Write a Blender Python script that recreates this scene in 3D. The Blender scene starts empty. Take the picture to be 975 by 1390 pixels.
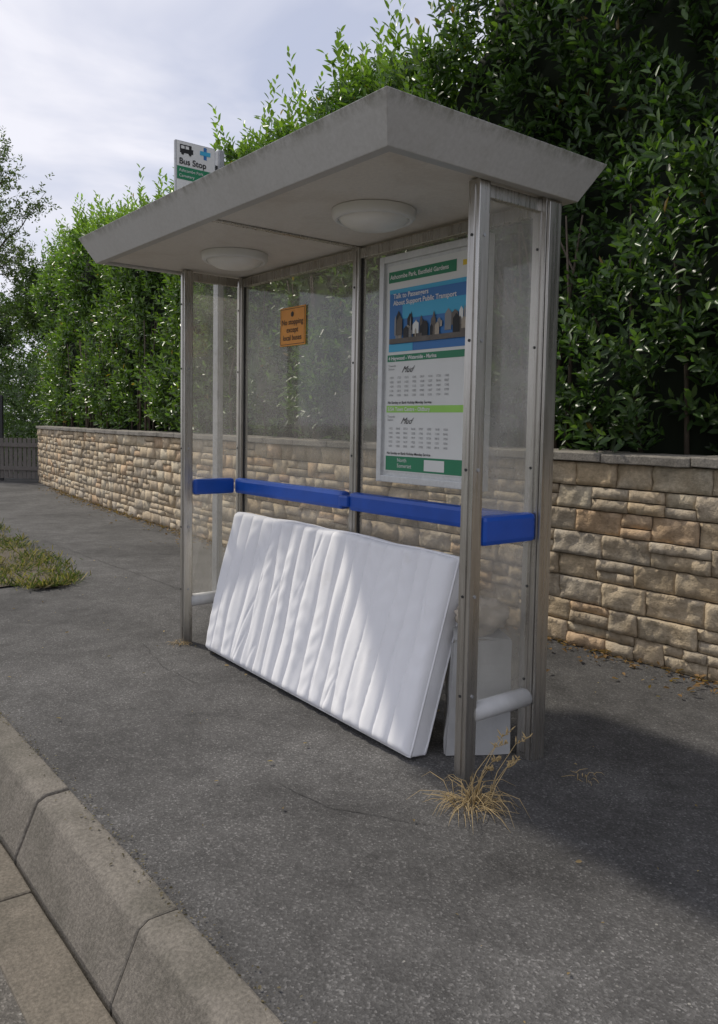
import bpy, bmesh, math, random
import numpy as np
from mathutils import Vector, Matrix, noise as mn
random.seed(7); rng=np.random.default_rng(11)
sc=bpy.context.scene
sc.view_settings.view_transform='Standard'; sc.view_settings.look='None'; sc.view_settings.exposure=0

# ---------------------------------------------------------------- helpers
def empty(name,loc=(0,0,0)):
    e=bpy.data.objects.new(name,None); e.location=loc; sc.collection.objects.link(e); return e
def link(o,parent=None):
    sc.collection.objects.link(o)
    if parent is not None: o.parent=parent
    return o
def meshobj(name,verts,faces,mat,parent=None,smooth=False):
    me=bpy.data.meshes.new(name); me.from_pydata([tuple(v) for v in verts],[],faces); me.update()
    if mat: me.materials.append(mat)
    if smooth:
        for p in me.polygons: p.use_smooth=True
    return link(bpy.data.objects.new(name,me),parent)
def box(name,x0,x1,y0,y1,z0,z1,mat,parent=None,bev=0.0):
    bm=bmesh.new()
    vs=[bm.verts.new((x,y,z)) for x in (x0,x1) for y in (y0,y1) for z in (z0,z1)]
    for f in [(0,1,3,2),(4,6,7,5),(0,4,5,1),(2,3,7,6),(0,2,6,4),(1,5,7,3)]:
        bm.faces.new([vs[i] for i in f])
    bmesh.ops.recalc_face_normals(bm,faces=bm.faces)
    if bev>0:
        bmesh.ops.bevel(bm,geom=list(bm.edges),offset=bev,segments=2,affect='EDGES',profile=.6)
    me=bpy.data.meshes.new(name); bm.to_mesh(me); bm.free()
    if mat: me.materials.append(mat)
    return link(bpy.data.objects.new(name,me),parent)
def tube_geo(pts,rads,seg=8):
    V=[];F=[]
    pts=[Vector(p) for p in pts]
    for i,p in enumerate(pts):
        d=(pts[min(i+1,len(pts)-1)]-pts[max(i-1,0)]).normalized()
        a=d.orthogonal().normalized() if i==0 else (a-d*a.dot(d)).normalized()
        b=d.cross(a)
        for k in range(seg):
            t=2*math.pi*k/seg
            V.append(p+(a*math.cos(t)+b*math.sin(t))*rads[i])
    for i in range(len(pts)-1):
        for k in range(seg):
            F.append((i*seg+k,i*seg+(k+1)%seg,(i+1)*seg+(k+1)%seg,(i+1)*seg+k))
    F.append(tuple(range(seg))[::-1]); F.append(tuple((len(pts)-1)*seg+k for k in range(seg)))
    return V,F
def tubes(name,lst,mat,parent=None,seg=8):
    V=[];F=[]
    for pts,r in lst:
        v,f=tube_geo(pts,r,seg); o=len(V); V+=v; F+=[tuple(i+o for i in q) for q in f]
    return meshobj(name,V,F,mat,parent,True)

class NT:
    def __init__(s,name):
        s.m=bpy.data.materials.new(name); s.m.use_nodes=True; s.t=s.m.node_tree; s.t.nodes.clear()
        s.out=s.n('ShaderNodeOutputMaterial')
    def n(s,typ):
        return s.t.nodes.new(typ)
    def l(s,a,b): s.t.links.new(a,b)
    def coord(s,scale=(1,1,1),which='Object'):
        c=s.n('ShaderNodeTexCoord'); m=s.n('ShaderNodeMapping'); m.inputs['Scale'].default_value=scale
        s.l(c.outputs[which],m.inputs[0]); return m.outputs[0]
    def noise(s,vec,scale,detail=4,rough=.55,dist=0):
        n=s.n('ShaderNodeTexNoise'); n.inputs['Scale'].default_value=scale; n.inputs['Detail'].default_value=detail
        n.inputs['Roughness'].default_value=rough; n.inputs['Distortion'].default_value=dist
        s.l(vec,n.inputs['Vector']); return n.outputs['Fac']
    def ramp(s,fac,stops,interp='LINEAR'):
        r=s.n('ShaderNodeValToRGB'); r.color_ramp.interpolation=interp
        e=r.color_ramp.elements
        while len(e)<len(stops): e.new(.5)
        for i,(p,c) in enumerate(stops):
            e[i].position=p; e[i].color=(c,c,c,1) if not hasattr(c,'__len__') else (*c,1)
        s.l(fac,r.inputs[0]); return r.outputs[0]
    def mix(s,a,b,fac,mode='MIX'):
        m=s.n('ShaderNodeMix'); m.data_type='RGBA'; m.blend_type=mode
        for sock,v in ((m.inputs[6],a),(m.inputs[7],b),(m.inputs[0],fac)):
            if hasattr(v,'is_linked'): s.l(v,sock)
            elif hasattr(v,'__len__'): sock.default_value=(*v,1)
            else: sock.default_value=v
        return m.outputs[2]
    def bump(s,h,strength=.5,dist=.01):
        b=s.n('ShaderNodeBump'); b.inputs['Strength'].default_value=strength; b.inputs['Distance'].default_value=dist
        s.l(h,b.inputs['Height']); return b.outputs[0]
    def pbsdf(s,col,rough=.7,metal=0,normal=None,spec=None):
        p=s.n('ShaderNodeBsdfPrincipled')
        for sock,v in ((p.inputs['Base Color'],col),(p.inputs['Roughness'],rough),(p.inputs['Metallic'],metal)):
            if hasattr(v,'is_linked'): s.l(v,sock)
            elif hasattr(v,'__len__'): sock.default_value=(*v,1)
            else: sock.default_value=v
        if spec is not None: p.inputs['Specular IOR Level'].default_value=spec
        if normal is not None: s.l(normal,p.inputs['Normal'])
        return p.outputs[0]
    def done(s,sh): s.l(sh,s.out.inputs[0]); return s.m

def simple(name,col,rough=.6,metal=0,var=.15,scale=12,bs=.0):
    t=NT(name); v=t.coord(); n=t.noise(v,scale,3)
    c=t.mix(tuple(k*(1-var) for k in col),tuple(min(1,k*(1+var)) for k in col),n)
    nb=t.bump(t.noise(v,scale*6,2),bs,.004) if bs else None
    return t.done(t.pbsdf(c,rough,metal,nb))

# ---------------------------------------------------------------- materials
def mat_asphalt(name,base=.08,tint=(1,.97,.93)):
    t=NT(name); v=t.coord()
    vo=t.n('ShaderNodeTexVoronoi'); vo.inputs['Scale'].default_value=160; t.l(v,vo.inputs['Vector'])
    sp=t.n('ShaderNodeSeparateColor'); t.l(vo.outputs['Color'],sp.inputs[0])
    c=t.ramp(sp.outputs[0],[(0,tuple(base*.7*k for k in tint)),(.6,tuple(base*k for k in tint)),(.9,tuple(base*1.3*k for k in tint)),(.985,tuple(base*2.0*k for k in tint))])
    big=t.ramp(t.noise(v,.75,6,.66,.3),[(.34,.62),(.5,1.0),(.68,1.34)])
    mid=t.ramp(t.noise(v,5,4,.72,.6),[(.3,.76),(.7,1.22)])
    c=t.mix(c,big,1,'MULTIPLY'); c=t.mix(c,mid,1,'MULTIPLY')
    v2=t.n('ShaderNodeTexVoronoi'); v2.inputs['Scale'].default_value=13; t.l(v,v2.inputs['Vector'])
    spot=t.ramp(v2.outputs['Distance'],[(.045,1.0),(.06,0.0)])
    s2=t.n('ShaderNodeSeparateColor'); t.l(v2.outputs['Color'],s2.inputs[0])
    gate=t.ramp(s2.outputs[1],[(.80,0.0),(.84,1.0)])
    spot=t.mix(spot,gate,1,'MULTIPLY')
    c=t.mix(c,(.28,.27,.24),spot)
    h=t.mix(vo.outputs['Distance'],t.noise(v,60,3,.7),.5)
    return t.done(t.pbsdf(c,.88,0,t.bump(h,.55,.006),.25))
M_asph=mat_asphalt('asphalt_pavement',.082)
M_road=mat_asphalt('road_surface',.13,(1,.92,.80))
M_patch=simple('dark_tar',(.035,.034,.032),.85,0,.2,30,.5)

def mat_concrete(name,col,moss=.3):
    t=NT(name); v=t.coord()
    n=t.noise(v,5,5,.65); c=t.mix(tuple(k*.65 for k in col),tuple(k*1.25 for k in col),n)
    st=t.ramp(t.noise(v,1.9,5,.75),[(.46,0.0),(.72,moss)])
    c=t.mix(c,(.06,.058,.042),st)
    sp=t.ramp(t.noise(v,90,2,.7),[(.35,.72),(.7,1.2)])
    c=t.mix(c,sp,1,'MULTIPLY')
    return t.done(t.pbsdf(c,.9,0,t.bump(t.noise(v,70,4,.75),.7,.007),.3))
M_kerb=mat_concrete('kerb_concrete',(.205,.185,.155),.65)
M_chan=mat_concrete('channel_concrete',(.19,.165,.13),.5)
M_cope=mat_concrete('coping_concrete',(.3,.275,.235),.7)

def mat_attr(name,attr='Col',rough=.85,bs=.8,bd=.01,nscale=35,trans=0,spec=.3,var=(.7,1.25)):
    t=NT(name); a=t.n('ShaderNodeAttribute'); a.attribute_name=attr
    c=a.outputs[0]; nb=None
    if bs:
        v=t.coord(); m=t.ramp(t.noise(v,nscale,4,.7),[(.3,var[0]),(.7,var[1])])
        c=t.mix(c,m,1,'MULTIPLY'); nb=t.bump(t.noise(v,nscale*1.5,4,.7),bs,bd)
    sh=t.pbsdf(c,rough,0,nb,spec)
    if trans:
        tr=t.n('ShaderNodeBsdfTranslucent'); c2=t.mix(c,(1.35,1.6,.45),1,'MULTIPLY'); t.l(c2,tr.inputs[0])
        mx=t.n('ShaderNodeMixShader'); mx.inputs[0].default_value=trans
        t.l(sh,mx.inputs[1]); t.l(tr.outputs[0],mx.inputs[2]); sh=mx.outputs[0]
    return t.done(sh)
M_stone=mat_attr('split_stone',bs=.9,bd=.012,nscale=30,var=(.78,1.22))
M_leaf=mat_attr('hedge_leaf',rough=.36,bs=0,trans=.30,spec=.45)
M_grass=mat_attr('grass_blades',rough=.6,bs=0,trans=.3,spec=.2)
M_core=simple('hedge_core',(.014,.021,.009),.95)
M_bark=simple('bark',(.09,.07,.05),.9,0,.3,20,.5)
M_soil=simple('soil',(.085,.068,.045),.95,0,.4,9,.6)
M_mortar=simple('mortar',(.13,.105,.07),.95,0,.25,20,.5)
M_timber=simple('weathered_timber',(.15,.135,.12),.9,0,.3,15,.4)
M_dark=simple('dark_metal',(.02,.02,.02),.6)

def mat_metal(name,col,rough,metal,stretch=(1,1,.06),grime=.5,gcol=(.06,.05,.035),ztop=None,gs=6,gstretch=(1,1,1)):
    t=NT(name); v=t.coord(stretch); v0=t.coord(gstretch)
    n=t.noise(v,60,3,.6); c=t.mix(tuple(k*.8 for k in col),tuple(k*1.15 for k in col),n)
    ng=t.noise(v0,gs,6,.75,.4)
    g=t.ramp(ng,[(.46,0.0),(.76,grime)])
    c=t.mix(c,gcol,g)
    if ztop:
        tc=t.n('ShaderNodeTexCoord'); sx=t.n('ShaderNodeSeparateXYZ'); t.l(tc.outputs['Object'],sx.inputs[0])
        mr=t.n('ShaderNodeMapRange'); mr.inputs[1].default_value=ztop[0]; mr.inputs[2].default_value=ztop[1]; t.l(sx.outputs[2],mr.inputs[0])
        n2=t.ramp(t.noise(t.coord((1,1,.35)),24,5,.8),[(.40,0.0),(.6,.8)])
        k=t.mix(mr.outputs[0],n2,1,'MULTIPLY'); c=t.mix(c,(.10,.095,.055),k)
    r=t.ramp(n,[(.3,rough*.8),(.7,min(1,rough*1.3))])
    return t.done(t.pbsdf(c,r,metal,t.bump(n,.06,.002)))
M_steel=mat_metal('weathered_steel_post',(.50,.48,.44),.28,.88,(1,1,.03),.45,(.16,.13,.095),None,16,(1,1,.12))
M_alu=mat_metal('roof_fascia_aluminium',(.50,.495,.475),.42,.25,(1,1,1),.22,(.27,.25,.2),(2.455,2.51),3)
M_galv=mat_metal('galvanised',(.45,.46,.47),.45,.5)
M_ceil=mat_metal('ceiling_panel',(.70,.66,.59),.55,0,(1,1,1),.35,(.36,.28,.19),None,3)
M_blue=simple('blue_rail_paint',(.010,.075,.40),.3,0,.25,8)
M_white=simple('white_plastic',(.7,.7,.68),.4,0,.06,10)
M_bar=simple('base_bar_paint',(.5,.5,.49),.5,0,.2,14)
M_lamp=simple('lamp_diffuser',(.78,.76,.70),.3,0,.1,6)
M_lring=simple('lamp_ring',(.72,.71,.67),.4,0,.1,6)
M_orange=simple('orange_sign',(.78,.32,.04),.5,0,.15,14)
M_black=simple('black_print',(.012,.012,.012),.6)
M_paper=simple('poster_paper',(.68,.69,.66),.5,0,.06,5)
M_green=simple('green_print',(.015,.2,.09),.5,0,.1,5)
M_lgreen=simple('light_green_print',(.3,.6,.1),.5,0,.1,5)
M_pblue=simple('blue_print',(.03,.16,.42),.5,0,.1,5)
M_cyan=simple('cyan_print',(.05,.38,.6),.5,0,.1,5)
M_yel=simple('yellow_print',(.7,.5,.03),.5)
M_grey=simple('grey_print',(.25,.25,.25),.6)
M_dry=simple('dry_grass',(.42,.31,.15),.8,0,.3,20)
M_frame=mat_metal('poster_frame',(.62,.63,.62),.4,.3,(1,1,1),.15)
M_card=simple('grey_board',(.40,.40,.39),.7,0,.25,6,.2)
M_cloth=simple('beige_cloth',(.40,.35,.28),.9,0,.2,10,.4)

def mat_glass(name,haze,hcol,streak=1.0):
    t=NT(name); v=t.coord()
    tr=t.n('ShaderNodeBsdfTransparent'); tr.inputs[0].default_value=(.88,.87,.83,1)
    d=t.n('ShaderNodeBsdfDiffuse'); tl=t.n('ShaderNodeBsdfTranslucent')
    n0=t.noise(v,2.6,5,.7,.3)
    cl=t.ramp(n0,[(.3,tuple(k*.85 for k in hcol)),(.7,tuple(min(.9,k*1.1) for k in hcol))])
    t.l(cl,d.inputs[0]); t.l(cl,tl.inputs[0])
    film=t.n('ShaderNodeMixShader'); film.inputs[0].default_value=.35
    t.l(d.outputs[0],film.inputs[1]); t.l(tl.outputs[0],film.inputs[2])
    f1=t.ramp(n0,[(.25,haze*.7),(.8,min(1,haze*1.4))])
    nn=t.noise(t.coord((2.2,2.2,1.3)),34,3,.8,3.0); fl=t.ramp(nn,[(.585,0.0),(.64,.62*streak)])  # pale flecks: scratches, plus leaf reflections painted into the film
    gate=t.ramp(n0,[(.36,.1),(.56,.9)])
    ad=t.mix(fl,gate,1,'MULTIPLY')
    ft=t.mix(f1,ad,1,'LIGHTEN')
    m1=t.n('ShaderNodeMixShader'); t.l(ft,m1.inputs[0]); t.l(tr.outputs[0],m1.inputs[1]); t.l(film.outputs[0],m1.inputs[2])
    gl=t.n('ShaderNodeBsdfGlossy'); gl.inputs['Roughness'].default_value=.06; gl.inputs[0].default_value=(.95,.95,.95,1)
    lw=t.n('ShaderNodeLayerWeight'); lw.inputs[0].default_value=.5
    fr=t.ramp(lw.outputs['Facing'],[(0,.05),(.55,.09),(.8,.22),(1,.9)])
    m3=t.n('ShaderNodeMixShader'); t.l(fr,m3.inputs[0]); t.l(m1.outputs[0],m3.inputs[1]); t.l(gl.outputs[0],m3.inputs[2])
    return t.done(m3.outputs[0])
M_glassB=mat_glass('scratched_glazing',.27,(.80,.76,.68),1.0)
M_glassE=mat_glass('scratched_end_glazing',.25,(.80,.78,.72),.8)

def mat_mattress():
    t=NT('white_quilted_fabric'); v=t.coord()
    c=t.mix((.75,.75,.76),(.83,.83,.84),t.noise(v,3,3,.6))
    st=t.ramp(t.noise(v,3.5,5,.75),[(.60,0.0),(.85,.35)])
    c=t.mix(c,(.5,.45,.36),st)
    return t.done(t.pbsdf(c,.8,0,t.bump(t.noise(t.coord((1,1,.35)),24,4,.6),.3,.006),.25))
M_matt=mat_mattress()

# ---------------------------------------------------------------- camera
f,a,p,r=1091.065,.90319,.06762,.01708
C=Vector((4.68758,-2.29759,1.42))
fh=Vector((-math.sin(a),math.cos(a),0)); Rr=Vector((math.cos(a),math.sin(a),0)); Z=Vector((0,0,1))
Fw=math.cos(p)*fh-math.sin(p)*Z; U=math.sin(p)*fh+math.cos(p)*Z
R2=math.cos(r)*Rr+math.sin(r)*U; U2=-math.sin(r)*Rr+math.cos(r)*U
cam=bpy.data.cameras.new('camera'); co=bpy.data.objects.new('camera',cam); sc.collection.objects.link(co)
m=Matrix(((R2.x,U2.x,-Fw.x,C.x),(R2.y,U2.y,-Fw.y,C.y),(R2.z,U2.z,-Fw.z,C.z),(0,0,0,1)))
co.matrix_world=m; cam.sensor_width=36; cam.sensor_fit='AUTO'; cam.lens=f/1390*36; cam.shift_y=-45/1390
cam.clip_start=.05; cam.clip_end=2000; sc.camera=co

# ---------------------------------------------------------------- light & sky
sd=Vector((-1,-.2,1.0)).normalized()
sun=bpy.data.lights.new('sun','SUN'); sun.energy=2.9; sun.angle=math.radians(2.4); sun.color=(1,.93,.82)
so=bpy.data.objects.new('sun',sun); so.rotation_euler=sd.to_track_quat('Z','Y').to_euler(); so.location=sd*30; sc.collection.objects.link(so)
w=bpy.data.worlds.new('World'); sc.world=w; w.use_nodes=True; nt=w.node_tree; nt.nodes.clear()
out=nt.nodes.new('ShaderNodeOutputWorld'); bg=nt.nodes.new('ShaderNodeBackground'); bg.inputs[1].default_value=.135
sky=nt.nodes.new('ShaderNodeTexSky'); sky.sky_type='NISHITA'; sky.sun_disc=False
sky.sun_elevation=math.asin(sd.z); sky.sun_rotation=math.atan2(sd.x,sd.y)%(2*math.pi)
tc=nt.nodes.new('ShaderNodeTexCoord'); mp=nt.nodes.new('ShaderNodeMapping'); mp.inputs['Scale'].default_value=(1,1,2.6); mp.inputs['Rotation'].default_value=(0,.15,.5)
nt.links.new(tc.outputs['Generated'],mp.inputs[0])
n1=nt.nodes.new('ShaderNodeTexNoise'); n1.inputs['Scale'].default_value=2.6; n1.inputs['Detail'].default_value=5; n1.inputs['Roughness'].default_value=.52; n1.inputs['Distortion'].default_value=.5
nt.links.new(mp.outputs[0],n1.inputs['Vector'])
cr=nt.nodes.new('ShaderNodeValToRGB'); e=cr.color_ramp.elements; e[0].position=.36; e[0].color=(4.2,4.4,5.4,1); e[1].position=.62; e[1].color=(6.7,6.7,7.3,1)
nt.links.new(n1.outputs['Fac'],cr.inputs[0])
cv=nt.nodes.new('ShaderNodeValToRGB'); e=cv.color_ramp.elements; e[0].position=.25; e[0].color=(.75,.75,.75,1); e[1].position=.6; e[1].color=(.98,.98,.98,1)
nt.links.new(n1.outputs['Fac'],cv.inputs[0])
mx=nt.nodes.new('ShaderNodeMix'); mx.data_type='RGBA'
nt.links.new(cv.outputs[0],mx.inputs[0]); nt.links.new(sky.outputs[0],mx.inputs[6]); nt.links.new(cr.outputs[0],mx.inputs[7])
nt.links.new(mx.outputs[2],bg.inputs[0]); nt.links.new(bg.outputs[0],out.inputs[0])

# ---------------------------------------------------------------- ground, road, pavement, kerb
def wy(x): return 2.06+0.0043*max(0.,2.5-x)**2
M_ground=simple('ground_earth',(.07,.075,.04),.95,0,.4,.5,.4)
meshobj('ground',[(-600,-600,-.26),(600,-600,-.26),(600,600,-.26),(-600,600,-.26)],[(0,1,2,3)],M_ground)
meshobj('road',[(-60,-8,-.215),(30,-8,-.215),(30,-1.66,-.215),(-60,-1.66,-.215)],[(0,1,2,3)],M_road)
def pavement():
    xs=np.concatenate([np.linspace(-60,-8,30),np.linspace(-7.8,7,140),np.linspace(7.5,30,20)]); ys=np.linspace(-1.30,2.6,44)
    V=[];F=[]
    for x in xs:
        for j,y in enumerate(ys):
            yy=y if x>-4 else y+ (wy(x)-2.0)*(y+1.3)/3.9
            z=0.008*mn.noise(Vector((x*.9,y*.9,0)))+.004*mn.noise(Vector((x*3,y*3,5)))
            if j==0: z=0
            V.append((x,yy,z))
    n=len(ys)
    for i in range(len(xs)-1):
        for j in range(n-1): F.append((i*n+j,(i+1)*n+j,(i+1)*n+j+1,i*n+j+1))
    return meshobj('pavement',V,F,M_asph,None,True)
pavement()
def cracks():
    random.seed(21); V=[];F=[]
    def crack(pts,w):
        P=[]
        for (x0,y0),(x1,y1) in zip(pts[:-1],pts[1:]):
            n=max(2,int(math.hypot(x1-x0,y1-y0)/.02))
            for i in range(n): P.append((x0+(x1-x0)*i/n,y0+(y1-y0)*i/n))
        o=len(V); d0=Vector((pts[-1][0]-pts[0][0],pts[-1][1]-pts[0][1])).normalized(); nx,ny=-d0.y,d0.x
        for i,(x,y) in enumerate(P):
            q=.018*mn.noise(Vector((x*7,y*7,w*900)))+.006*mn.noise(Vector((x*31,y*31,3)))
            ww=w*(.35+abs(mn.noise(Vector((x*14,y*14,8))))*1.8)*min(1,min(i,len(P)-1-i)/6+.05)
            z=0.008*mn.noise(Vector((x*.9,y*.9,0)))+.004*mn.noise(Vector((x*3,y*3,5)))+.0035
            V.append((x+nx*(q-ww),y+ny*(q-ww),z)); V.append((x+nx*(q+ww),y+ny*(q+ww),z))
        for i in range(len(P)-1): F.append((o+2*i,o+2*i+1,o+2*i+3,o+2*i+2))
    crack([(2.05,-.62),(2.35,-.58),(2.62,-.42),(2.75,-.3)],.0022)
    crack([(-.3,-.2),(.4,-.35),(.9,-.32)],.0016)
    crack([(-6,.6),(-3.5,.62),(-1.2,.7),(-.2,.62)],.003)
    crack([(-3.5,.62),(-3.3,1.3),(-3.4,2.1)],.003)
    crack([(2.8,.5),(3.1,.9),(3.2,1.6),(3.1,2.0)],.002)
    meshobj('pavement_cracks',V,F,M_patch)
cracks()
def prism(prof,x0,x1,jit=0,seg=6):
    V=[];F=[];n=len(prof)
    for i in range(seg+1):
        x=x0+(x1-x0)*i/seg
        for k,(y,z) in enumerate(prof):
            q=Vector((x*3,y*9,z*9)); V.append((x,y+jit*mn.noise(q),z+jit*mn.noise(q+Vector((9,2,1)))))
    for i in range(seg):
        for k in range(n): F.append((i*n+k,(i+1)*n+k,(i+1)*n+(k+1)%n,i*n+(k+1)%n))
    F.append(tuple(range(n))); F.append(tuple(seg*n+k for k in range(n))[::-1]); return V,F
def rowof(name,prof,x0,x1,L,mat,gap,jz):
    V=[];F=[]; x=x0
    while x<x1:
        dz=random.uniform(-jz,jz); dy=random.uniform(-jz,jz)
        v,f_=prism([(y+dy,z+dz) for y,z in prof],x+gap,x+L-gap,.004,16)
        o=len(V); V+=v; F+=[tuple(k+o for k in q) for q in f_]; x+=L
    ob=meshobj(name,V,F,mat)
    bv=ob.modifiers.new('b','BEVEL'); bv.width=.009; bv.segments=2; bv.limit_method='ANGLE'; bv.angle_limit=.5
    return ob
kp=[(-1.302,-.30),(-1.302,.007),(-1.395,.007),(-1.425,-.012),(-1.505,-.20),(-1.505,-.30)]
rowof('kerb',kp,1.66-.95*44,12,.95,M_kerb,.004,.005)
rowof('gutter_channel',[(-1.509,-.30),(-1.509,-.209),(-1.70,-.206),(-1.70,-.30)],1.9-.95*44,12,.95,M_chan,.002,.001)

# ---------------------------------------------------------------- numpy leaf meshes
def quadmesh(name,V,F,cols,mat,parent=None):
    me=bpy.data.meshes.new(name); nv=len(V); nf=len(F)
    me.vertices.add(nv); me.vertices.foreach_set('co',np.asarray(V,dtype=np.float32).ravel())
    me.loops.add(nf*4); me.loops.foreach_set('vertex_index',np.asarray(F,dtype=np.int32).ravel())
    me.polygons.add(nf); me.polygons.foreach_set('loop_start',np.arange(0,nf*4,4,dtype=np.int32))
    me.update(calc_edges=True)
    ca=me.color_attributes.new('Col','FLOAT_COLOR','POINT')
    c=np.ones((nv,4),dtype=np.float32); c[:,:3]=cols; ca.data.foreach_set('color',c.ravel())
    me.materials.append(mat)
    return link(bpy.data.objects.new(name,me),parent)
def nrm(v): return v/np.maximum(1e-9,np.linalg.norm(v,axis=1,keepdims=True))
def leafgeo(P,D,N,L,W,col):
    D=nrm(D); S=nrm(np.cross(D,N)); N=np.cross(S,D); L=L[:,None]; W=W[:,None]
    n=len(P); V=np.empty((n,6,3))
    V[:,0]=P; V[:,3]=P+D*L-N*L*.12
    V[:,1]=P+D*L*.32+S*W*.5+N*W*.16; V[:,2]=P+D*L*.7+S*W*.42+N*(W*.12-L*.02)
    V[:,5]=P+D*L*.32-S*W*.5+N*W*.16; V[:,4]=P+D*L*.7-S*W*.42+N*(W*.12-L*.02)
    b=np.arange(n)[:,None]*6
    F=np.concatenate([b+np.array([[0,1,2,3]]),b+np.array([[0,3,4,5]])],0)
    return V.reshape(-1,3),F,np.repeat(col,6,axis=0)
def shoots(B,S,Ls,nl,leafL,colf,spread=.85):
    n=len(B); S=nrm(S); ref=nrm(rng.normal(size=(n,3))); A=nrm(np.cross(S,ref)); Bn=np.cross(S,A)
    ph=rng.uniform(0,6.28,n); Vs=[];Fs=[];Cs=[];o=0
    for i in range(nl):
        t=(i+.4)/nl; an=ph+i*2.4+rng.normal(0,.25,n)
        rad=A*np.cos(an)[:,None]+Bn*np.sin(an)[:,None]
        up=.45+.75*t
        D=S*up+rad*spread+rng.normal(0,.16,(n,3)); N=S*spread-rad*up+rng.normal(0,.15,(n,3))
        P=B+S*(Ls*t)[:,None]+rad*.006
        L=leafL*(1.05-.35*t)*rng.uniform(.75,1.2,n)
        v,f_,c=leafgeo(P,D,N,L,L*rng.uniform(.33,.42,n),colf(t,n))
        Vs.append(v);Fs.append(f_+o);Cs.append(c);o+=len(v)
    return np.concatenate(Vs),np.concatenate(Fs),np.concatenate(Cs)
def merge(parts):
    o=0;V=[];F=[];Cc=[]
    for v,f_,c in parts: V.append(v);F.append(f_+o);Cc.append(c);o+=len(v)
    return np.concatenate(V),np.concatenate(F),np.concatenate(Cc)
def fbm(x,z,s=1.0,seed=0.):
    return (np.sin(x*1.7*s+seed+1.3*np.sin(z*1.1*s+seed))+.7*np.sin(z*2.3*s+1.9*seed+np.sin(x*2.1*s))+.5*np.sin(x*4.3*s+z*3.1*s+seed*3)+.4*np.sin(x*7.1*s-z*6.3*s+seed))/2.6

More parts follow.
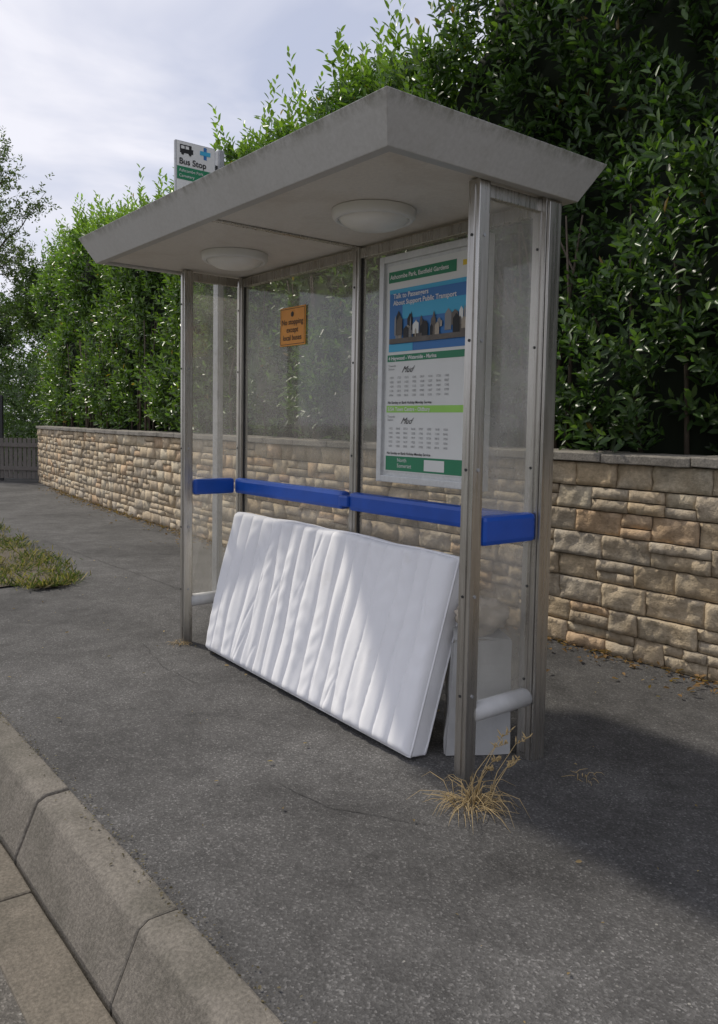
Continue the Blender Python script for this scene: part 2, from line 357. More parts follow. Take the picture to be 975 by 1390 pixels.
# ---------------------------------------------------------------- hedge
def htop(x):
    x=np.asarray(x,dtype=float)
    h=np.interp(x,[-16,-14.5,-12,-10,-8,-6.3,-5.2,-4.2,-3.2,-2,-1,-.2,1.2,5],[4.6,4.9,5.0,4.75,4.5,4.3,4.35,4.25,4.6,4.65,4.45,4.75,5.7,5.9])
    return h+.2*np.sin(x*2.7)+.17*np.sin(x*6.1+1)+.08*np.sin(x*13)
wyv=lambda x: 2.06+0.0043*np.maximum(0,2.5-x)**2
def bulgef(x,z): return .25*fbm(x,z,1.0)+.19*fbm(x,z,2.4,4.)+.04
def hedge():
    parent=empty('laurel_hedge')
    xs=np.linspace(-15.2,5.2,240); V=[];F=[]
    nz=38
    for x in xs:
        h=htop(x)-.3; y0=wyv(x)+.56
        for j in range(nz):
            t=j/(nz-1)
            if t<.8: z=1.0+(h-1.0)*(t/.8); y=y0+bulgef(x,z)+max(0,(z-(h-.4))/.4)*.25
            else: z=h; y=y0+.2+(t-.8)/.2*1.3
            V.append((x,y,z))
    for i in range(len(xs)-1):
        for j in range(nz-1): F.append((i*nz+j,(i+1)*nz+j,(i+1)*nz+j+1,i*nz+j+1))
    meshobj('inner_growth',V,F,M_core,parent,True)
    parts=[]
    def col(kind,recess_tone=None):
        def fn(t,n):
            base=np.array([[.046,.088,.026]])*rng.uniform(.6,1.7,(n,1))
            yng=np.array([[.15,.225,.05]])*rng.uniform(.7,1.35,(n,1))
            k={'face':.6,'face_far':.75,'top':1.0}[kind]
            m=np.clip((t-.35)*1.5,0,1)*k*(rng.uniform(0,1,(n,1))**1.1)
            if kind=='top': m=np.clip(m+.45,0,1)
            if recess_tone is not None: m=np.clip(m*recess_tone[:,None],0,1)
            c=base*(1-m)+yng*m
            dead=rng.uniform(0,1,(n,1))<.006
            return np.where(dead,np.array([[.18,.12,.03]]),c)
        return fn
    def face(x0,x1,dens,leaf,nl,kind,lo,hi):
        n=int((x1-x0)*3.9*dens); x=rng.uniform(x0,x1,n); h=htop(x)
        z=1.22+(h-1.22)*rng.uniform(0,1,n)**.95
        # sparser in the recesses
        bl=bulgef(x,z); keep=rng.uniform(0,1,n)>np.clip(bl*1.3,0,.45); x,z,h,bl=x[keep],z[keep],h[keep],bl[keep]; n=len(x)
        rd=np.clip((z-(h-.5))/.5,0,1)**2*.35
        y=wyv(x)+.25+bl+rd+rng.uniform(0,1,n)**1.4*.32
        low=z<1.5; y=np.where(low,np.maximum(y,wyv(x)+.02),y)
        B=np.stack([x,y,z],1)
        S=np.stack([rng.normal(0,.45,n),rng.normal(-.75,.35,n),rng.normal(.75,.4,n)],1)
        parts.append(shoots(B,S,rng.uniform(lo,hi,n),nl,leaf,col(kind,1.1-1.6*np.clip(bl,-.3,.5)+.0*x)))  # deeper leaves tinted darker: recess shade put into the leaf colour
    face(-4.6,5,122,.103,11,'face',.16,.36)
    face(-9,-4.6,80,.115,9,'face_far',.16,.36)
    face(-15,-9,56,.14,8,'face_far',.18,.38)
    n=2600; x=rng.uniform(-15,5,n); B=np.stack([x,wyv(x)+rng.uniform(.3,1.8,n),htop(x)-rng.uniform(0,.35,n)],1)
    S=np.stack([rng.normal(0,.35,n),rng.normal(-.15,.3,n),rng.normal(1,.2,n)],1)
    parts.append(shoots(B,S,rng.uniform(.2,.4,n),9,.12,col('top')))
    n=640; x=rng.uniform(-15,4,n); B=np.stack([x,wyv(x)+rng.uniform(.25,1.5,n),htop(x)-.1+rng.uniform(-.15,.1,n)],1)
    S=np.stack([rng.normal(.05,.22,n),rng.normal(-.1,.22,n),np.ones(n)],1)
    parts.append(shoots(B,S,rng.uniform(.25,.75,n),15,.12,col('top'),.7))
    V,F,Cc=merge(parts)
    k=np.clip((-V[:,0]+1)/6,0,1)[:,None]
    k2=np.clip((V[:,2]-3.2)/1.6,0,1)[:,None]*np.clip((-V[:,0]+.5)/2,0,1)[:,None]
    Cc=Cc*(1+.35*k+.3*k2)+np.array([[.014,.010,0]])*k  # fresh growth up and left lightened, its backlit look painted into the colour
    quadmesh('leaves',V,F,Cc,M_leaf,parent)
    L=[]
    for i in range(90):
        x=random.uniform(-14,4.5); y=wy(x)+random.uniform(.2,.45)
        L.append(([(x,y,1.0),(x+random.uniform(-.15,.15),y-.02,1.9),(x+random.uniform(-.4,.4),y-.05,2.9)],[.02,.014,.006]))
    tubes('stems',L,M_bark,parent,6)
hedge()

# ---------------------------------------------------------------- stone wall
def wall():
    parent=empty('stone_boundary_wall')
    V=[];F=[];Cc=[]
    X0,X1=-13.9,6.5
    def block(x0,x1,z0,z1,col):
        fine=x1>0
        st=.022 if fine else .05
        nx=max(4,int((x1-x0)/st)); nz=max(3,int((z1-z0)/st)); o=len(V)
        depth=random.uniform(.016,.034); sd_=random.uniform(0,100)
        tx=random.uniform(-.2,.2); tz=random.uniform(-.3,.3)
        us=[0,.012]+[.012+.976*i/(nx-2) for i in range(1,nx-2)]+[.988,1]
        vs=[0,.025]+[.025+.95*i/(nz-1) for i in range(1,nz-1)]+[.975,1]
        nx=len(us)-1; nz=len(vs)-1
        for u in us:
            for v in vs:
                x=x0+(x1-x0)*u; z=z0+(z1-z0)*v
                e=0 if (u in(0,1) or v in (0,1)) else 1
                cell=abs(mn.noise(Vector((x*7,z*9,sd_))))*.032
                d=(depth+cell-.006+.012*mn.noise(Vector((x*22,z*22,sd_)))+.006*mn.noise(Vector((x*55,z*55,sd_)))+tx*(x-(x0+x1)/2)*.2+tz*(z-(z0+z1)/2)*.3)
                d=d*e+ (0 if e else .002)
                V.append((x+.003*mn.noise(Vector((z*20,sd_,1))),wy(x)-.004-max(0,d),z+.002*mn.noise(Vector((x*20,sd_,7)))))
                k=1+.2*mn.noise(Vector((x*10,z*14,sd_))); hs=.05*mn.noise(Vector((x*6,z*6,sd_+3)))
                Cc.append((col[0]*k*(1+hs),col[1]*k,col[2]*k*(1-hs*1.5)))
        for i in range(nx):
            for j in range(nz):
                a_=o+i*(nz+1)+j; F.append((a_,a_+nz+1,a_+nz+2,a_+1))
    pal=[(.50,.405,.275),(.52,.43,.30),(.47,.385,.27),(.49,.385,.25),(.45,.375,.27),(.53,.45,.32),(.46,.39,.29),(.51,.41,.28),(.42,.34,.235),(.50,.36,.225)]
    g=.0025
    z=.0; H=1.205; hs=[.15,.14,.16,.145,.155,.15,.15,.155]
    s=H/sum(hs)
    for h in hs:
        h*=s; x=X0+random.uniform(-.2,0)
        while x<X1:
            Lb=random.choice([.2,.24,.27,.30,.34,.38]) ; xe=min(x+Lb,X1+.01); xs_=max(x,X0)
            q=random.random()
            def c():
                k=random.uniform(.88,1.1); b=random.choice(pal); return tuple(t*k for t in b)
            if xe-xs_>.03:
                if q<.62: block(xs_+g,xe-g,z+g,z+h-g,c())
                else:
                    hh=h*random.choice([.42,.5,.58]); block(xs_+g,xe-g,z+g,z+hh-g,c())
                    if random.random()<.3 and Lb>.25:
                        xm=xs_+(xe-xs_)*random.uniform(.4,.6); block(xs_+g,xm-g,z+hh+g,z+h-g,c()); block(xm+g,xe-g,z+hh+g,z+h-g,c())
                    else: block(xs_+g,xe-g,z+hh+g,z+h-g,c())
            x+=Lb
        z+=h
    quadmesh('stone_blocks',np.array(V),np.array(F),np.array(Cc),M_stone,parent)
    xs=np.linspace(X0,X1,80); W=[];G=[]
    for x in xs:
        y=wy(x); W+=[(x,y,-.1),(x,y,1.205),(x,y+.22,1.205),(x,y+.22,-.1)]
    for i in range(len(xs)-1):
        for k in range(4): G.append((i*4+k,(i+1)*4+k,(i+1)*4+(k+1)%4,i*4+(k+1)%4))
    G.append((0,1,2,3)); G.append(tuple((len(xs)-1)*4+k for k in range(4))[::-1])
    meshobj('wall_body',W,G,M_mortar,parent)
    x=X0-.03; V=[];F=[]
    while x<X1:
        L_=.6; dz=random.uniform(-.003,.003); o=len(V); n=8
        for i in range(n+1):
            xx=x+.004+(L_-.008)*i/n; y=wy(xx)
            for (dy,z) in [(-.065,1.208),(-.065,1.262),(.27,1.272),(.27,1.208)]:
                V.append((xx,y+dy+.006*mn.noise(Vector((xx*9,dy,z))),z+dz+.005*mn.noise(Vector((xx*9,dy*9,z)))))
        for i in range(n):
            for k in range(4): F.append((o+i*4+k,o+(i+1)*4+k,o+(i+1)*4+(k+1)%4,o+i*4+(k+1)%4))
        F.append((o,o+1,o+2,o+3)); F.append(tuple(o+n*4+k for k in range(4))[::-1]); x+=L_
    ob=meshobj('coping',V,F,M_cope,parent); b=ob.modifiers.new('b','BEVEL'); b.width=.006; b.segments=2; b.limit_method='ANGLE'; b.angle_limit=.6
wall()
meshobj('planting_bed',[(-14,3.4,1.02),(-6,2.6,1.02),(6.5,2.27,1.02),(6.5,6,1.02),(-14,8,1.02)],[(0,1,2,3,4)],M_soil)

def litter():
    n=2200; x=rng.uniform(-12,4.5,n); d=rng.exponential(.08,n)
    P=np.stack([x,wyv(x)-.03-d,.012+rng.uniform(0,.015,n)],1)
    D=np.stack([rng.normal(size=n),rng.normal(size=n),rng.normal(0,.25,n)],1); N=np.stack([rng.normal(0,.3,n),rng.normal(0,.3,n),np.ones(n)],1)
    c=np.array([[.2,.12,.05]])*rng.uniform(.4,1.5,(n,1)); L=rng.uniform(.015,.055,n)
    a1=leafgeo(P,D,N,L,L*.45,c)
    n=170; P=np.stack([rng.uniform(-4,4.5,n),rng.uniform(-1.2,1.9,n),np.full(n,.012)],1)
    D=np.stack([rng.normal(size=n),rng.normal(size=n),rng.normal(0,.15,n)],1); N=np.stack([rng.normal(0,.3,n),rng.normal(0,.3,n),np.ones(n)],1)
    c=np.array([[.26,.19,.10]])*rng.uniform(.5,1.6,(n,1)); L=rng.uniform(.006,.03,n)
    a2=leafgeo(P,D,N,L,L*.5,c)
    n=900; x=rng.uniform(-3,4,n); P=np.stack([x,-1.30+rng.exponential(.02,n)*rng.choice([-1,1],n),np.full(n,.011)],1)
    D=np.stack([rng.normal(size=n),rng.normal(size=n),rng.normal(0,.3,n)],1); c=np.array([[.12,.10,.06]])*rng.uniform(.4,1.6,(n,1)); L=rng.uniform(.004,.014,n)
    a3=leafgeo(P,D,np.array([[0,0,1.]]).repeat(n,0)+rng.normal(0,.2,(n,3)),L,L*.6,c)
    V,F,Cc=merge([a1,a2,a3]); quadmesh('fallen_leaves',V,F,Cc,M_grass)
litter()
def verge():
    parent=empty('grass_verge')
    outl=[(-2.32,-.25),(-2.5,.02),(-3.2,.15),(-5.7,.3),(-9,.5),(-16,1.1),(-30,1.6),(-30,-1.27),(-3.3,-1.27),(-2.7,-.9),(-2.4,-.55)]
    P=[]
    for (x0,y0),(x1,y1) in zip(outl,outl[1:]+outl[:1]):
        n=max(1,int(math.hypot(x1-x0,y1-y0)/.12)) if x0>-12 else 1
        for i in range(n):
            x=x0+(x1-x0)*i/n; y=y0+(y1-y0)*i/n; P.append((x+.12*mn.noise(Vector((x*4,y*4,1))),y+.12*mn.noise(Vector((x*4,y*4,4))),.014))
    meshobj('verge_soil',P,[tuple(range(len(P)))[::-1]],M_soil,parent)
    n=36000; x=-2.15-rng.uniform(0,1,n)**1.4*10; ymax=np.interp(-x,[2.1,2.5,3.2,5.7,9,16],[-.15,.14,.3,.46,.66,1.25])
    ymin=np.interp(-x,[2.3,2.7,3.3],[-.3,-.9,-1.25])
    y=ymin+(ymax-ymin)*rng.uniform(0,1,n)**.85+rng.normal(0,.06,n)
    keep=fbm(x*3,y*4)+rng.normal(0,.4,n)>.05; x,y=x[keep],y[keep]; n=len(x)
    P=np.stack([x,y,np.full(n,.01)],1); D=np.stack([rng.normal(0,1.1,n),rng.normal(0,1.1,n),np.ones(n)],1); N=nrm(rng.normal(size=(n,3)))
    L=rng.uniform(.015,.055,n)*rng.choice([1,1,1,1,1,2.2],n); dry=rng.uniform(0,1,(n,1))<.5
    c=np.where(dry,np.array([[.29,.24,.13]]),np.array([[.095,.125,.04]]))*rng.uniform(.6,1.4,(n,1))
    quadmesh('grass_blades',*leafgeo(P,D,N,L,L*.1+.002,c),M_grass,parent)
verge()

# ---------------------------------------------------------------- trees
def tree(name,loc,H,cr,nleaf,col,leaf=.1,seed=1):
    random.seed(seed); parent=empty(name,(0,0,0)); base=Vector(loc); br=[]
    tips=[]
    def grow(p,d,L,r,lvl):
        pts=[p];n=5;q=p.copy();dd=d.copy()
        for i in range(n):
            dd=(dd+Vector((random.gauss(0,.16),random.gauss(0,.16),random.gauss(.03,.1)))).normalized(); q=q+dd*L/n; pts.append(q.copy())
        br.append((pts,[r*(1-.6*i/n) for i in range(n+1)]))
        if lvl>=2: tips.extend(pts[2:])
        if lvl>=4: return
        k=random.randint(3,4)
        for i in range(k):
            st=pts[random.randint(2,n)]
            nd=(dd*.6+Vector((random.gauss(0,.7),random.gauss(0,.7),random.gauss(.25,.4)))).normalized()
            grow(st,nd,L*random.uniform(.5,.72),r*.45,lvl+1)
    grow(base,Vector((0,0,1)),H*.45,H*.022,0)
    tubes('trunk_and_limbs',br,M_bark,parent,6)
    T=np.array([list(t) for t in tips]); n=nleaf
    B=T[rng.integers(0,len(T),n)]+rng.normal(0,cr,(n,3))
    S=rng.normal(size=(n,3))+np.array([[0,0,.3]])
    def cf(t,n): return np.array([col])*rng.uniform(.5,1.6,(n,1))
    v,f_,c=shoots(B,S,rng.uniform(.15,.35,n),7,leaf,cf)
    quadmesh('foliage',v,f_,c,M_leaf,parent)
tree('roadside_tree',(-21.1,4.1,-.1),13.5,.2,2600,(.085,.12,.04),.12,5)
tree('garden_tree',(-23.5,6.5,-.1),7.5,.3,2400,(.09,.14,.04),.16,9)
tree('garden_tree',(-29,5,-.1),9,.35,2400,(.07,.11,.04),.18,14)
def shrubs():
    n=4800; cx=rng.choice([-17.5,-19.5,-22,-25,-29,-33,-38],n); cyv=4.6+(-cx-17)*.12+rng.choice([0,1.2,2.4],n)
    R=1.7; d=nrm(rng.normal(size=(n,3))); B=np.stack([cx,cyv,np.full(n,1.6)],1)+d*R*np.array([[1.1,1,1.0]])*(1+.2*np.sin(d[:,[0]]*9))
    B[:,2]=np.maximum(B[:,2],.05)
    def cf(t,n): return np.array([[.065,.105,.035]])*rng.uniform(.4,1.7,(n,1))
    v,f_,c=shoots(B,d+np.array([[0,0,.5]]),rng.uniform(.2,.45,n),8,.16,cf); quadmesh('distant_shrubs',v,f_,c,M_leaf)
shrubs()

def gate():
    g=empty('timber_gate',(-14.0,3.38,0)); g.rotation_euler=(0,0,math.atan2(-1.35,-1.35))
    x=.12; i=0
    while x<2.0:
        if not (1.02<x<1.2): box('pale_%d'%i,x,x+.085,-.012,.012,.06,.98+random.uniform(-.015,.015),M_timber,g,.004)
        x+=.11; i+=1
    for k,z in enumerate((.25,.78)): box('gate_rail_%d'%k,.1,2.1,.014,.05,z,z+.09,M_timber,g,.004)
    box('gate_post_a',.0,.1,-.05,.05,0,1.25,M_timber,g,.008)
    box('gate_post_b',1.04,1.18,-.08,-.02,0,1.95,M_dark,g,.008)
gate()

# ---------------------------------------------------------------- bus shelter
def shelter():
    S=empty('bus_shelter')
    L,D=2.49,.40
    def post(n,x,y,w,d,h=2.36):
        box(n,x-w,x+w,y-d,y+d,-.03,h,M_steel,S,.004)
        box(n+'_bead',x-w*.35,x+w*.35,y-d-.006,y-d+.003,.03,h-.02,M_steel,S,.002)
        for z in (.35,.75,1.25,1.75,2.15):
            v,f_=tube_geo([(x,y-d-.009,z),(x,y-d-.003,z)],[.006,.006],8); meshobj(n+'_bolt',v,f_,M_dark,S)
            v,f_=tube_geo([(x+w+.004,y,z),(x+w-.002,y,z)],[.007,.007],8); meshobj(n+'_bolt',v,f_,M_galv,S)
    post('post_front_a',0,0,.027,.03); post('post_front_b',L,0,.03,.03)
    post('post_rear_a',0,D,.03,.027); post('post_rear_b',L,D,.035,.045); post('post_rear_mid',1.24,D,.027,.027)
    box('post_cover',L+.037,L+.05,D-.04,D+.035,.0,2.34,M_steel,S,.003)
    box('head_rail_back',.03,L-.035,D-.02,D+.02,2.30,2.352,M_steel,S,.003)
    for nm,x in (('a',0),('b',L)):
        box('head_rail_end_'+nm,x-.015,x+.015,.03,D-.045,2.30,2.352,M_steel,S,.003)
        v,f_=tube_geo([(x,.025,.27),(x,D-.04,.27)],[.04,.04],16); meshobj('end_base_bar_'+nm,v,f_,M_bar,S,True)
    box('base_rail_back',.03,L-.035,D-.018,D+.018,.20,.25,M_steel,S,.003)
    def pane(nm,pts,mat): meshobj(nm,pts,[(0,1,2,3)],mat,S)
    pane('glass_back_a',[(.03,D,.25),(1.213,D,.25),(1.213,D,2.30),(.03,D,2.30)],M_glassB)
    pane('glass_back_b',[(1.267,D,.25),(L-.036,D,.25),(L-.036,D,2.30),(1.267,D,2.30)],M_glassB)
    pane('glass_end_a',[(0,.031,.312),(0,D-.028,.312),(0,D-.028,2.30),(0,.031,2.30)],M_glassE)
    pane('glass_end_b',[(L,.031,.312),(L,D-.046,.312),(L,D-.046,2.30),(L,.031,2.30)],M_glassE)
    for x_ in (.034,1.208,1.272,L-.042): box('gasket',x_-.004,x_+.004,D-.007,D+.007,.25,2.30,M_dark,S)
    z0,z1=.955,1.055
    box('blue_rail_a',.032,1.212,D-.075,D-.012,z0,z1,M_blue,S,.022)
    box('blue_rail_b',1.268,L-.036,D-.075,D-.012,z0,z1,M_blue,S,.022)
    box('blue_rail_mid',1.2,1.28,D-.09,D-.03,z0+.02,z1-.02,M_blue,S,.01)
    box('blue_rail_end_a',.008,.05,.032,D-.08,z0,z1,M_blue,S,.018)
    box('blue_rail_end_b',L-.03,L+.036,.034,D-.048,z0-.01,z1+.01,M_blue,S,.02)
    b=dict(x0=-.13,x1=2.57,y0=-.53,y1=.50,z=2.352); t=dict(x0=-.205,x1=2.655,y0=-.61,y1=.575,z=2.50)
    V=[(b['x0'],b['y0'],b['z']),(b['x1'],b['y0'],b['z']),(b['x1'],b['y1'],b['z']),(b['x0'],b['y1'],b['z']),
       (t['x0'],t['y0'],t['z']),(t['x1'],t['y0'],t['z']),(t['x1'],t['y1'],t['z']),(t['x0'],t['y1'],t['z'])]
    i_=.045
    V+=[(b['x0']+i_,b['y0']+i_,b['z']),(b['x1']-i_,b['y0']+i_,b['z']),(b['x1']-i_,b['y1']-i_,b['z']),(b['x0']+i_,b['y1']-i_,b['z'])]
    V+=[(x,y,b['z']+.02) for x,y,_ in V[8:12]]
    j=.03
    V+=[(t['x0']+j,t['y0']+j,t['z']+.004),(t['x1']-j,t['y0']+j,t['z']+.004),(t['x1']-j,t['y1']-j,t['z']+.004),(t['x0']+j,t['y1']-j,t['z']+.004)]
    F=[(0,1,5,4),(1,2,6,5),(2,3,7,6),(3,0,4,7),(0,8,9,1),(1,9,10,2),(2,10,11,3),(3,11,8,0),(8,12,13,9),(9,13,14,10),(10,14,15,11),(11,15,12,8),
       (4,5,17,16),(5,6,18,17),(6,7,19,18),(7,4,16,19),(16,17,18,19)]
    o=meshobj('roof_fascia',V,F,M_alu,S); bv=o.modifiers.new('b','BEVEL'); bv.width=.003; bv.segments=2; bv.limit_method='ANGLE'
    zc=2.366
    box('ceiling_a',b['x0']+i_+.002,1.232,b['y0']+i_+.002,b['y1']-i_-.002,zc,zc+.02,M_ceil,S,.002)
    box('ceiling_b',1.248,b['x1']-i_-.002,b['y0']+i_+.002,b['y1']-i_-.002,zc,zc+.02,M_ceil,S,.002)
    box('ceiling_seam',1.22,1.26,b['y0']+i_+.002,b['y1']-i_-.002,zc-.008,zc-.001,M_steel,S,.002)
    for x in (.62,1.86):
        prof=[(.001,-.085),(.06,-.083),(.11,-.072),(.145,-.052),(.16,-.032)]
        def lathe(prof,nm,mat):
            V=[];F=[];n=40
            for (r_,z) in prof:
                for k in range(n):
                    V.append((x+r_*math.cos(6.28318*k/n),-.01+r_*math.sin(6.28318*k/n),zc+z))
            for i in range(len(prof)-1):
                for k in range(n): F.append((i*n+k,i*n+(k+1)%n,(i+1)*n+(k+1)%n,(i+1)*n+k))
            meshobj(nm,V,F,mat,S,True)
        lathe(prof,'lamp_diffuser',M_lamp)
        lathe([(.158,-.028),(.160,-.044),(.172,-.046),(.184,-.034),(.187,-.002)],'lamp_ring',M_lring)
    x0,x1,z0,z1=1.475,2.215,1.135,2.262; y=D-.012
    box('poster_back',x0,x1,y-.02,y,z0,z1,M_frame,S,.002)
    for n,(q0,q1,w0,w1) in {'l':(x0-.006,x0+.028,z0-.006,z1+.006),'r':(x1-.028,x1+.006,z0-.006,z1+.006)}.items():
        box('frame_'+n,q0,q1,y-.038,y-.001,w0,w1,M_frame,S,.004)
    box('frame_t',x0+.029,x1-.029,y-.038,y-.001,z1-.028,z1+.006,M_frame,S,.004)
    box('frame_b',x0+.029,x1-.029,y-.038,y-.001,z0-.006,z0+.028,M_frame,S,.004)
    yp=y-.022
    px0,px1,pz0,pz1=x0+.045,x1-.045,z0+.05,z1-.045
    def rect(n,a0,a1,b0,b1,mat,k=1):
        yy=yp-.0012*k; return meshobj(n,[(a0,yy,b0),(a1,yy,b0),(a1,yy,b1),(a0,yy,b1)],[(0,1,2,3)],mat,S)
    def poly(n,pts,mat,k=1):
        yy=yp-.0012*k; return meshobj(n,[(x_,yy,z_) for x_,z_ in pts],[tuple(range(len(pts)))],mat,S)
    def text(n,s,x,z,size,mat,k=3,bold=0,shear=0):
        cu=bpy.data.curves.new(n,'FONT'); cu.body=s; cu.size=size; cu.offset=bold; cu.shear=shear; cu.materials.append(mat); cu.resolution_u=3
        o=bpy.data.objects.new(n,cu); o.location=(x,yp-.0012*k,z); o.rotation_euler=(math.pi/2,0,0); link(o,S); return o
    rect('poster_sheet',px0,px1,pz0,pz1,M_paper)
    rect('poster_header',px0+.01,px1-.16,pz1-.085,pz1-.03,M_green,2)
    text('header_text','Ashcombe Park, Eastfield Gardens',px0+.022,pz1-.067,.03,M_white,3,.0006)
    rect('header_logo',px1-.12,px1-.03,pz1-.065,pz1-.04,M_yel,2)
    rect('photo_bg',px0+.02,px1-.02,pz1-.43,pz1-.12,M_pblue,2)
    rect('photo_band',px0+.02,px1-.02,pz1-.14,pz1-.12,M_cyan,3)
    rect('photo_sky',px0+.12,px1-.03,pz1-.27,pz1-.2,M_cyan,3)
    text('photo_text','Talk to Passengers\nAbout Support Public Transport',px0+.05,pz1-.165,.034,M_white,4,.0006)
    rnd=random.Random(4)
    for i in range(60):
        xx=px0+.04+rnd.random()*.55; hh=rnd.uniform(.02,.11); ww=rnd.uniform(.008,.045)
        zb=pz1-.37+rnd.choice([0,0,.02,.04])
        poly('photo_building',[(xx,zb),(xx+ww,zb),(xx+ww,zb+hh*.8),(xx+ww*.5,zb+hh),(xx,zb+hh*.75)],rnd.choice([M_grey,M_cloth,M_black,M_grey,M_dark,M_timber,M_paper,M_timber]),4+i*.07)
    rect('photo_ground',px0+.03,px1-.05,pz1-.39,pz1-.365,M_timber,9)
    rect('photo_base',px0+.02,px0+.2,pz1-.43,pz1-.392,M_cyan,3)
    def timetable(zt,mat,title):
        rect('tt_bar',px0+.01,px1-.09,zt-.034,zt,mat,2)
        text('tt_title',title,px0+.02,zt-.026,.026,M_white,3,.0006)
        text('tt_logo','buses',px1-.085,zt-.03,.034,M_grey,3,.001)
        text('tt_scrawl','Mud',px0+.12,zt-.09,.045,M_black,3,0,.7)
        text('tt_lab','Towards\nStation',px0+.02,zt-.06,.016,M_grey)
        for row in range(5):
            z=zt-.12-row*.022
            text('tt_times','      '.join('%02d%02d'%(rnd.randint(6,19),rnd.randint(0,59)) for _ in range(8)),px0+.03,z,.0155,M_grey,3,.0)
        text('tt_note','No Sunday or Bank Holiday Monday Service',px0+.02,zt-.245,.018,M_black,3,.0003)
    timetable(pz1-.445,M_green,'4 Haywood - Waterside - Marina')
    timetable(pz1-.70,M_lgreen,'5/5A Town Centre - Oldbury')
    rect('footer',px0+.01,px1-.02,pz0+.005,pz0+.078,M_green,2)
    rect('footer_badge',px0+.30,px0+.44,pz0+.014,pz0+.068,M_paper,3)
    text('footer_text','North\nSomerset',px0+.1,pz0+.05,.028,M_white)
    yp=D-.010
    box('orange_notice',.475,.745,D-.0105,D-.006,1.885,2.115,M_orange,S,.001)
    yp=D-.0115
    for q in [(.482,.738,2.104,2.107),(.482,.738,1.893,1.896),(.482,.485,1.896,2.104),(.735,.738,1.896,2.104)]:
        rect('notice_border',q[0],q[1],q[2],q[3],M_black,0)
    for i,s_ in enumerate(['No stopping','except','local buses']):
        o=text('notice_text',s_,.61,2.012-.047*i,.046,M_black,1,.0004); o.data.align_x='CENTER'
    V=[(.61+.016*math.cos(k*math.pi/10),yp-.001,2.072+.016*math.sin(k*math.pi/10)) for k in range(20)]
    meshobj('notice_symbol',V,[tuple(range(20))],M_black,S)
shelter()

# ---------------------------------------------------------------- bus stop flag on its post
def flag():
    S=empty('bus_stop_sign')
    box('pole',-.355,-.285,.37,.415,-.03,3.255,M_galv,S,.006)
    box('pole_channel',-.283,-.275,.38,.405,.02,3.23,M_galv,S,.001)
    x=-.31; k_=.76
    Y=lambda y: .352-(.352-y)*k_
    Zz=lambda z: 3.255-(3.40-z)*k_
    box('flag_plate',x-.012,x+.012,Y(-.03),.352,Zz(2.97),Zz(3.40),M_galv,S,.002)
    box('bracket',x-.008,x+.008,.35,.372,2.98,3.15,M_dark,S)
    xs=x+.0125
    def rect(n,a0,a1,b0,b1,mat,k=1):
        xx=xs+.0012*k; a0,a1,b0,b1=Y(a0),Y(a1),Zz(b0),Zz(b1); return meshobj(n,[(xx,a0,b0),(xx,a1,b0),(xx,a1,b1),(xx,a0,b1)],[(0,1,2,3)],mat,S)
    def text(s,y,z,size,mat,bold=0):
        cu=bpy.data.curves.new('flag_text','FONT'); cu.body=s; cu.size=size*k_; cu.offset=bold; cu.materials.append(mat)
        o=bpy.data.objects.new('flag_text',cu); o.location=(xs+.0048,Y(y),Zz(z)); o.rotation_euler=(math.pi/2,0,math.pi/2); link(o,S)
    rect('flag_white',-.022,.345,2.975,3.395,M_white)
    rect('bus_body',.01,.12,3.30,3.37,M_black,2)
    for k in range(2): rect('bus_window',.02+k*.042,.052+k*.042,3.335,3.36,M_white,3)
    rect('bus_front',.12,.135,3.30,3.34,M_black,2)
    for yy in (.035,.105):
        meshobj('bus_wheel',[(xs+.0036,Y(yy)+.011*math.cos(k*math.pi/8),Zz(3.298)+.011*math.sin(k*math.pi/8)) for k in range(16)],[tuple(range(16))],M_black,S)
    rect('emblem_v',.235,.265,3.28,3.385,M_pblue,2); rect('emblem_h',.20,.30,3.315,3.35,M_cyan,3)
    text('Bus Stop',.0,3.205,.073,M_black,.001)
    rect('flag_green',-.018,.341,3.075,3.185,M_green,2)
    text('Ashcombe Park',.0,3.14,.036,M_white); text('Cemetery',.0,3.095,.036,M_white)
flag()

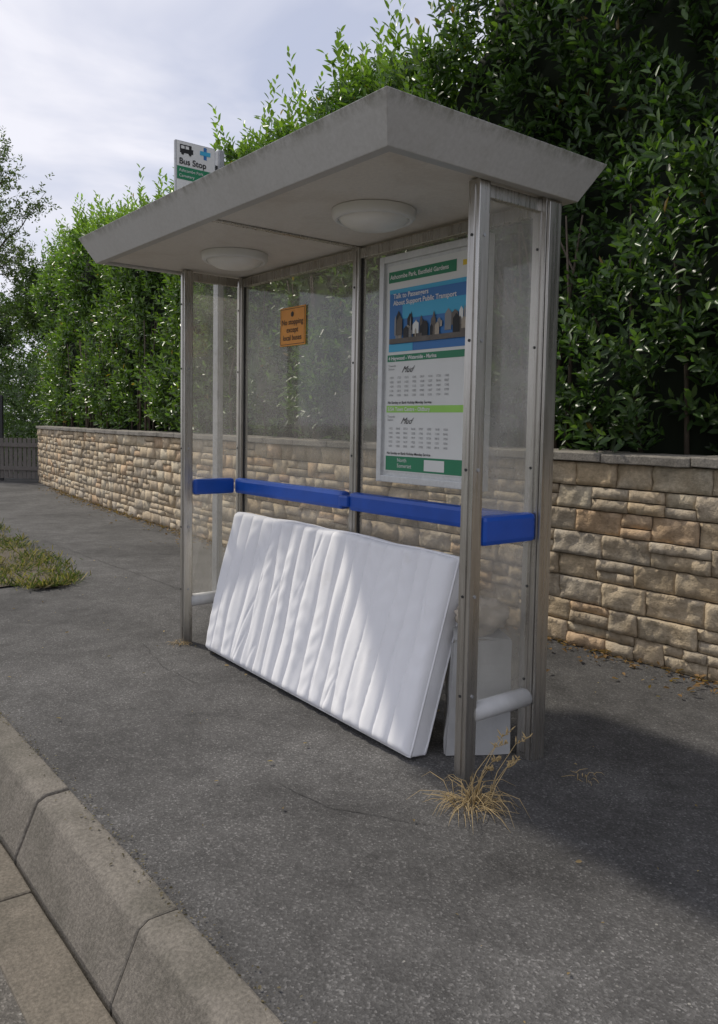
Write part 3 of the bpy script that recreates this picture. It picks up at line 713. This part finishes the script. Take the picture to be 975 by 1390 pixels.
# ---------------------------------------------------------------- mattress
def mattress():
    S=empty('mattress')
    rg=np.random.default_rng(5)
    BL=np.array([.28,-.005,.025]);BR=np.array([2.235,-.085,.025]);TL=np.array([.275,.195,.86]);TR=np.array([2.20,.215,.845])
    T=.125; N,M=460,110
    u=np.linspace(0,1,N)[:,None]; v=np.linspace(0,1,M)[None,:]
    P=(BL[None,None]*((1-u)*(1-v))[...,None]+BR[None,None]*(u*(1-v))[...,None]+TL[None,None]*((1-u)*v)[...,None]+TR[None,None]*(u*v)[...,None])
    eu=(BR-BL)/np.linalg.norm(BR-BL); ev=(TL-BL)/np.linalg.norm(TL-BL); n=np.cross(eu,ev); n/=np.linalg.norm(n)
    K=17; seams=np.linspace(0,1,K+1); seams[1:-1]+=rg.normal(0,.005,K-1)
    uu=np.repeat(u,M,1)+.0045*np.sin(v*5+u*9)+.002*np.sin(v*13+u*31)
    idx=np.clip(np.searchsorted(seams,uu)-1,0,K-1); s0=seams[idx]; s1=seams[idx+1]; ph=np.clip((uu-s0)/(s1-s0),0,1)
    amp=np.array([.9,.8,1,.85,1.1,1.0,1.1,1.1,.9,1.1,.9,1,.9,.9,.9,.9,.8])[idx]
    edge=np.minimum(1,np.minimum(np.minimum(u,1-u)*1.95/.035,np.minimum(v,1-v)*.86/.035)); edge=np.sqrt(np.clip(1-(1-edge)**2,0,1))
    chan=(np.sin(np.pi*ph)**.5)*.020*amp
    wr=0
    for k in range(14):
        fu=rg.uniform(15,75); a_=rg.uniform(.0008,.002)*34/fu; sh=rg.uniform(-8,8); p_=rg.uniform(0,6.28)
        mod=np.clip(np.sin(u*rg.uniform(3,9)+rg.uniform(0,6.28))+.5*np.sin(v*rg.uniform(2,6)+rg.uniform(0,6.28)),0,1.2)
        wr=wr+a_*np.sin(u*fu*3.0+v*sh+p_+1.2*np.sin(v*4+p_))*mod
    cre=0
    for k in range(16):
        u0,v0=rg.uniform(.05,.95),rg.uniform(.1,.95); an=rg.uniform(1.2,1.9); l=rg.uniform(.08,.3); wd=rg.uniform(.006,.014)
        X=(u-u0)*1.95; Y=(v-v0)*.86; al=X*math.cos(an)+Y*math.sin(an); ac=-X*math.sin(an)+Y*math.cos(an)+.15*al*al
        cre=cre-.004*np.exp(-(ac/wd)**2)*np.exp(-(al/l)**2)
    loose=.010*np.sin(u*7+1)*np.sin(v*3.0+.5)+.005*np.sin(u*17+2*v)
    rip=.0018*np.sin(v*52+np.sin(uu*60)*2)*np.sin(np.pi*ph)*np.clip(np.sin(u*11+v*6)+.3,0,1)
    h=(chan+wr+rip+cre)*edge+loose*edge-.022*(1-edge)
    front=P+n*h[...,None]
    sag=(.012*np.sin(np.pi*np.clip(u*1.1,0,1))+.004*np.sin(u*23))
    front[...,2]+= (v*sag)
    back=P-n*(T-.022*(1-edge)[...,None]); back[...,2]+=v*sag
    V=np.concatenate([front.reshape(-1,3),back.reshape(-1,3)]); V[:,2]=np.maximum(V[:,2],.012)
    I=np.arange(N*M).reshape(N,M); o=N*M
    F=[np.stack([I[:-1,:-1],I[1:,:-1],I[1:,1:],I[:-1,1:]],-1).reshape(-1,4), np.stack([I[:-1,:-1],I[:-1,1:],I[1:,1:],I[1:,:-1]],-1).reshape(-1,4)+o]
    def side(a_):
        a0,a1=a_[:-1],a_[1:]; return np.stack([a0,a0+o,a1+o,a1],-1)
    F+= [side(I[:,0]),side(I[-1,:]),side(I[::-1,-1]),side(I[0,::-1])]
    F=np.concatenate(F)
    ob=quadmesh('cover',V,F,np.ones((len(V),3)),M_matt,S)
    ob.data.polygons.foreach_set('use_smooth',np.ones(len(F),dtype=bool))
    def ring(G):
        c=[G[i,0] for i in range(0,N,6)]+[G[N-1,j] for j in range(0,M,6)]+[G[i,M-1] for i in range(N-1,-1,-6)]+[G[0,j] for j in range(M-1,-1,-6)]
        c.append(c[0]); return [tuple(q) for q in c]
    for nm,G in (('piping_front',front),('piping_rear',back)):
        c=[(q[0],q[1],max(q[2],.014)) for q in ring(G)]; tubes(nm,[(c,[.005]*len(c))],M_matt,S,6)
mattress()

def rubbish():
    S=empty('discarded_board')
    def sheet(nm,c,mat,th=.012,k=.006,seed=0):
        c=[Vector(q) for q in c]; n=14; V=[];F=[]
        nn=(c[1]-c[0]).cross(c[3]-c[0]).normalized()
        for s_ in (0,1):
            for i in range(n+1):
                for j in range(n+1):
                    u,v=i/n,j/n; p_=c[0]*(1-u)*(1-v)+c[1]*u*(1-v)+c[2]*u*v+c[3]*(1-u)*v
                    V.append(p_+nn*(th*s_+k*mn.noise(p_*7+Vector((seed,0,0)))))
        o=(n+1)**2
        for i in range(n):
            for j in range(n):
                a_=i*(n+1)+j; F.append((a_,a_+1,a_+n+2,a_+n+1)); F.append((o+a_,o+a_+n+1,o+a_+n+2,o+a_+1))
        for i in range(n):
            for (p0,p1) in ((i,i+1),(n*(n+1)+i,n*(n+1)+i+1),(i*(n+1),(i+1)*(n+1)),(i*(n+1)+n,(i+1)*(n+1)+n)): F.append((p0,p1,p1+o,p0+o))
        meshobj(nm,V,F,mat,S,False)
    sheet('board_front',[(2.28,.10,.006),(2.43,.34,.006),(2.41,.35,.50),(2.27,.15,.50)],M_card,.012,.01,1)
    sheet('board_side',[(2.12,.26,.006),(2.28,.11,.006),(2.26,.16,.48),(2.10,.29,.44)],M_card,.012,.012,4)
    sheet('board_flap',[(2.28,.14,.50),(2.42,.34,.50),(2.28,.37,.55),(2.18,.22,.53)],M_card,.01,.02,7)
    V=[];F=[];n=40;m_=24
    for i in range(m_+1):
        for j in range(n):
            th=math.pi*i/m_; ph=2*math.pi*j/n; d=Vector((math.sin(th)*math.cos(ph),math.sin(th)*math.sin(ph),math.cos(th)))
            rr=1+.35*mn.noise(d*2.2)+.22*abs(mn.noise(d*5))+.1*mn.noise(d*11)
            V.append((2.32+d.x*.10*rr,.26+d.y*.10*rr,.60+d.z*.075*rr))
    for i in range(m_):
        for j in range(n): F.append((i*n+j,i*n+(j+1)%n,(i+1)*n+(j+1)%n,(i+1)*n+j))
    meshobj('crumpled_cloth',V,F,M_cloth,S,True)
rubbish()

def weeds(name,cx,cy,n,r_,Lr,stalks=0,seed=3):
    random.seed(seed); L=[]
    for i in range(n):
        an=random.uniform(0,6.28); q=random.uniform(0,r_); x=cx+q*math.cos(an); y=cy+q*math.sin(an)
        an2=an+random.gauss(0,.7); l=random.uniform(*Lr); s_=random.uniform(.5,1.3)
        p0=Vector((x,y,0)); d=Vector((math.cos(an2),math.sin(an2),0)); hh=random.uniform(.1,.5)
        pts=[p0,p0+d*l*.3*s_+Z*l*hh,p0+d*l*.75*s_+Z*l*hh,p0+d*l*1.05*s_+Z*max(.005,l*.08)]
        L.append((pts,[.0014,.0012,.001,.0005]))
    for i in range(stalks):
        an=random.uniform(-.6,1.6); l=random.uniform(.14,.28); p0=Vector((cx+random.gauss(0,r_*.4),cy+random.gauss(0,r_*.4),0)); d=Vector((math.cos(an),math.sin(an),0))
        pts=[p0,p0+d*l*.15+Z*l*.5,p0+d*l*.4+Z*l*.9,p0+d*l*.6+Z*l]; L.append((pts,[.002,.0016,.0012,.001]))
        for k in range(12):
            b=pts[2].lerp(pts[3],k/11); e=b+Vector((random.gauss(0,.012),random.gauss(0,.012),random.uniform(.005,.025))); L.append(([b,(b+e)/2,e],[.001,.003,.0006]))
    tubes(name,L,M_dry,None,4)
weeds('dry_grass_tuft',2.66,-.13,130,.085,(.05,.17),7,3)
weeds('dry_grass_tuft',2.76,.42,14,.05,(.02,.06),0,5)
weeds('dry_grass_tuft',.03,-.06,30,.05,(.03,.07),0,8)
